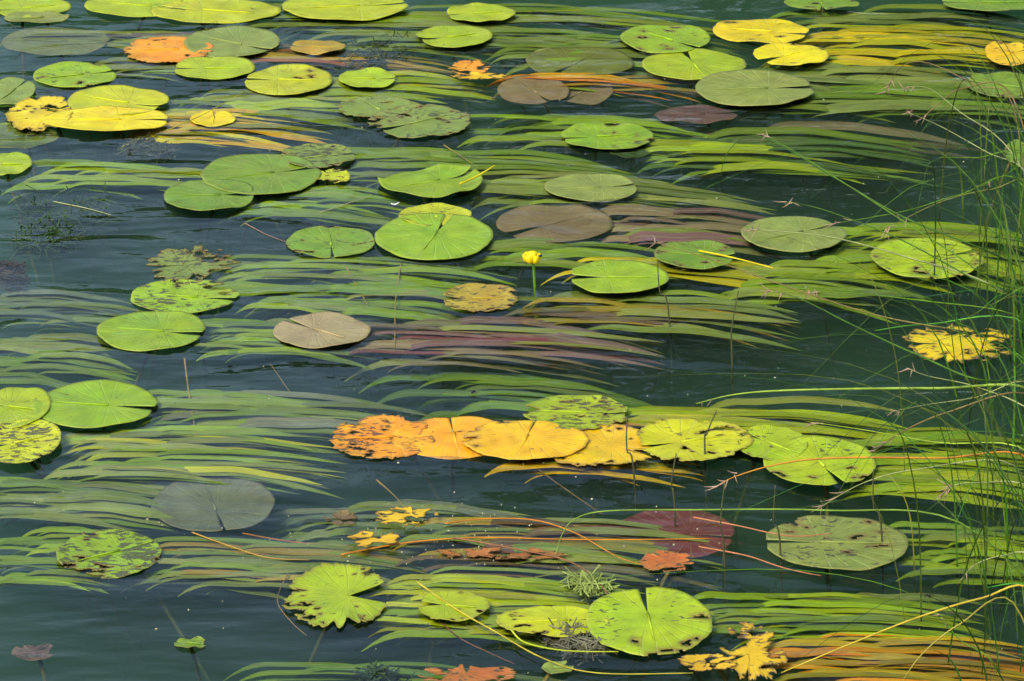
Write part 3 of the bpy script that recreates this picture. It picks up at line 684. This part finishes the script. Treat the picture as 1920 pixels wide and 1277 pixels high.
grass('grass clump with a long orange stem across the large lime pad', (1995, 900), [
    ([(1340, 915, .02), (1380, 893, .04), (1470, 868, .06), (1580, 858, .08), (1760, 859, .09), (1930, 861, .09)], (.40, .18, .02), .0026, 8),
    ([(1510, 790, .05), (1620, 806, .07), (1760, 830, .09), (1930, 850, .10)], (.24, .34, .03), .0018, 4),
    ([(1540, 950, .03), (1620, 905, .06), (1720, 880, .08), (1900, 872, .09)], G_P, .0018, 5),
    ([(1765, 930, .03), (1790, 910, .05), (1840, 905, .07), (1930, 912, .08)], G_P, .0020, 8)], 56, 4)
grass('grass clump with a thin level leaf over the sunken maroon pad', (2000, 1070), [
    ([(1040, 1045, 0.0), (1055, 1000, .03), (1080, 972, .05), (1140, 958, .06), (1300, 956, .08), (1550, 957, .10), (1800, 980, .10)], (.14, .24, .03), .0020, 0),
    ([(1800, 1090, .02), (1830, 1058, .05), (1880, 1042, .07), (1940, 1046, .08)], G_P, .0020, 4),
    ([(1850, 1102, .03), (1930, 1098, .05)], (.06, .28, .03), .0024, 0)], 60, 5)
grass('grass clump with a long slanting yellow stem in the bottom right corner', (1990, 1230), [
    ([(1465, 1262, .012), (1480, 1255, .02), (1600, 1205, .05), (1720, 1158, .08), (1840, 1122, .10), (1940, 1112, .10)], (.42, .32, .03), .0024, 0),
    ([(1690, 1280, .03), (1730, 1225, .06), (1800, 1170, .09), (1900, 1130, .10)], (.3, .26, .04), .0018, 0),
    ([(1760, 1150, .05), (1800, 1200, .06), (1860, 1240, .06)], G_G, .0016, 3)], 56, 6)

def reed(x, y0, y1, dx, label):
    foot = at(x, y1, 0); z = 0.0
    while at(x - dx, y0, z).y > foot.y and z < .4: z += .002
    tip = at(x - dx, y0, z); t = thing('reed_stem', label, 'reed', foot, 'single dark reed stems')
    mid = (tip + foot) / 2 + Vector((-.006, 0, 0))
    tube('stalk', catmull([tip, mid, foot, foot + Vector((.02, .02, -.4))], 6), lambda s: .0009 + .0009 * s, t, (.07, .075, .03), 5, foot)
for a in ((1255, 490, 603, 22, 'thin dark reed stem right of the pad with the left facing notch'), (1373, 545, 690, -12, 'thin dark reed stem standing in open water right of the added ochre weed'),
          (1266, 850, 970, -2, 'thin dark reed stem below the bright yellow green torn pad'), (1190, 780, 905, 14, 'thin dark reed stem at the frayed right end of the added golden pads'),
          (1322, 770, 858, -22, 'thin dark reed stem over the bright yellow green torn pad'), (1464, 910, 1045, 10, 'thin dark reed stem over the left side of the largest pale olive pad'),
          (1359, 905, 1062, 0, 'thin dark reed stem over the sunken maroon pad'), (1654, 880, 1018, 16, 'thin dark reed stem over the right side of the largest pale olive pad')):
    reed(*a)

# ------------------------------------------------------------ algae, petal and floating specks
def algae(label, px, py, w, h, n, col, z0, z1, seed):
    rnd = random.Random(seed); b = at(px, py, 0); e = at(px + w / 2, py, 0); f = at(px, py - h / 2, 0)
    A, B = e.x - b.x, f.y - b.y; vs, fs = [], []
    lobes = [(rnd.uniform(-.6, .6) * A, rnd.uniform(-.6, .6) * B, rnd.uniform(.25, .5)) for _ in range(9)]
    for k in range(n):
        lx, ly, lr = rnd.choice(lobes)
        q = Vector((lx + rnd.gauss(0, .38) * lr * A, ly + rnd.gauss(0, .38) * lr * B, rnd.uniform(z0, z1)))
        e = Vector((rnd.gauss(0, 1), rnd.gauss(0, 1), rnd.gauss(0, .25))).normalized() * rnd.uniform(.008, .026)
        e2 = e.cross(Vector((rnd.gauss(0, 1), rnd.gauss(0, 1), rnd.gauss(0, 1)))).normalized() * .3 * e.length
        a, b_ = tube_data([q - e, q + e2, q + e], .0011, 3)
        o = len(vs); vs += a; fs += [tuple(x + o for x in g) for g in b_]
    t = thing('algae_clump', label, 'algae', b, 'clumps of algae'); 
    o = link('filaments', mesh('filaments', vs, fs, False), t, M_STALK, col); o['kind'] = 'stuff'
algae('dark feathery algae clump under the water at the left edge', 105, 395, 210, 130, 1700, (.03, .07, .012), -.03, -.004, 21)
algae('small brown algae clump at the left edge below the dark feathery one', 14, 500, 60, 44, 300, (.07, .05, .02), -.03, -.006, 22)
algae('thin dark algae strands right of the far rusty added ribbon weed', 705, 85, 140, 90, 300, (.05, .07, .02), -.02, -.004, 23)
algae('faint brownish algae patch below the long yellow leaf', 275, 262, 110, 44, 260, (.08, .09, .03), -.03, -.01, 24)
algae('greyish algae and debris beside the big round lime pad', 1085, 1196, 130, 54, 520, (.12, .12, .07), -.012, .002, 25)
algae('pale green algae on the added weed at the upper left of the big round lime pad', 1090, 1096, 110, 24, 320, (.2, .26, .06), -.006, .003, 26)
algae('dark algae ring at the bottom edge left of the ragged orange leaf', 720, 1262, 80, 36, 240, (.03, .06, .02), -.02, -.004, 27)

def specks():
    rnd = random.Random(77); vs, fs = [], []
    for k in range(300):
        p = at(rnd.uniform(-60, 1980), rnd.uniform(-40, 1300), .0009)
        if rnd.random() < .35: p = at(rnd.gauss(800, 190), rnd.gauss(1010, 34), .0009)
        r = rnd.choice((.0006, .0007, .0009, .0014)); n = 7; o = len(vs); st = rnd.uniform(.5, 1.6)
        ring = [(p.x + math.cos(6.283 * q / n) * r * st * rnd.uniform(.8, 1.1), p.y + math.sin(6.283 * q / n) * r * rnd.uniform(.8, 1.1)) for q in range(n)]
        vs += [(x, y, -.0004) for x, y in ring] + [(x, y, .0012) for x, y in ring] + [(p.x, p.y, .002)]
        for q in range(n):
            q2 = (q + 1) % n; fs += [(o + q, o + q2, o + n + q2, o + n + q), (o + n + q, o + n + q2, o + 2 * n)]
    o = link('floating_specks', mesh('floating_specks', vs, fs), None, plain('speck', (.22, .23, .13), .7, 3, .3, 1.8))
    o['kind'] = 'stuff'; o['label'] = 'tiny pale specks of duckweed and seed scattered on the water'; o['category'] = 'specks'
specks()
def petal():
    b = at(741, 387, .002); vs, fs = [], []
    for i in range(9):
        s = i / 8; w = .0028 * math.sin(math.pi * (.08 + .9 * s)); 
        for q in (-1, 0, 1): vs.append((s * .014 - .007, q * w + s * .006, .0015 + .0018 * abs(q) + .003 * (s - .5) ** 2 * 4))
    for i in range(8):
        for k in range(2): a = i * 3 + k; fs.append((a, a + 3, a + 4, a + 1))
    o = link('floating_petal', mesh('floating_petal', vs, fs), None, plain('petal_white', (.75, .75, .68), .5), None, b)
    so = o.modifiers.new('thickness', 'SOLIDIFY'); so.thickness = .0006
    o['label'] = 'tiny white petal afloat above the cracked yellow green pad'; o['category'] = 'petal'
petal()
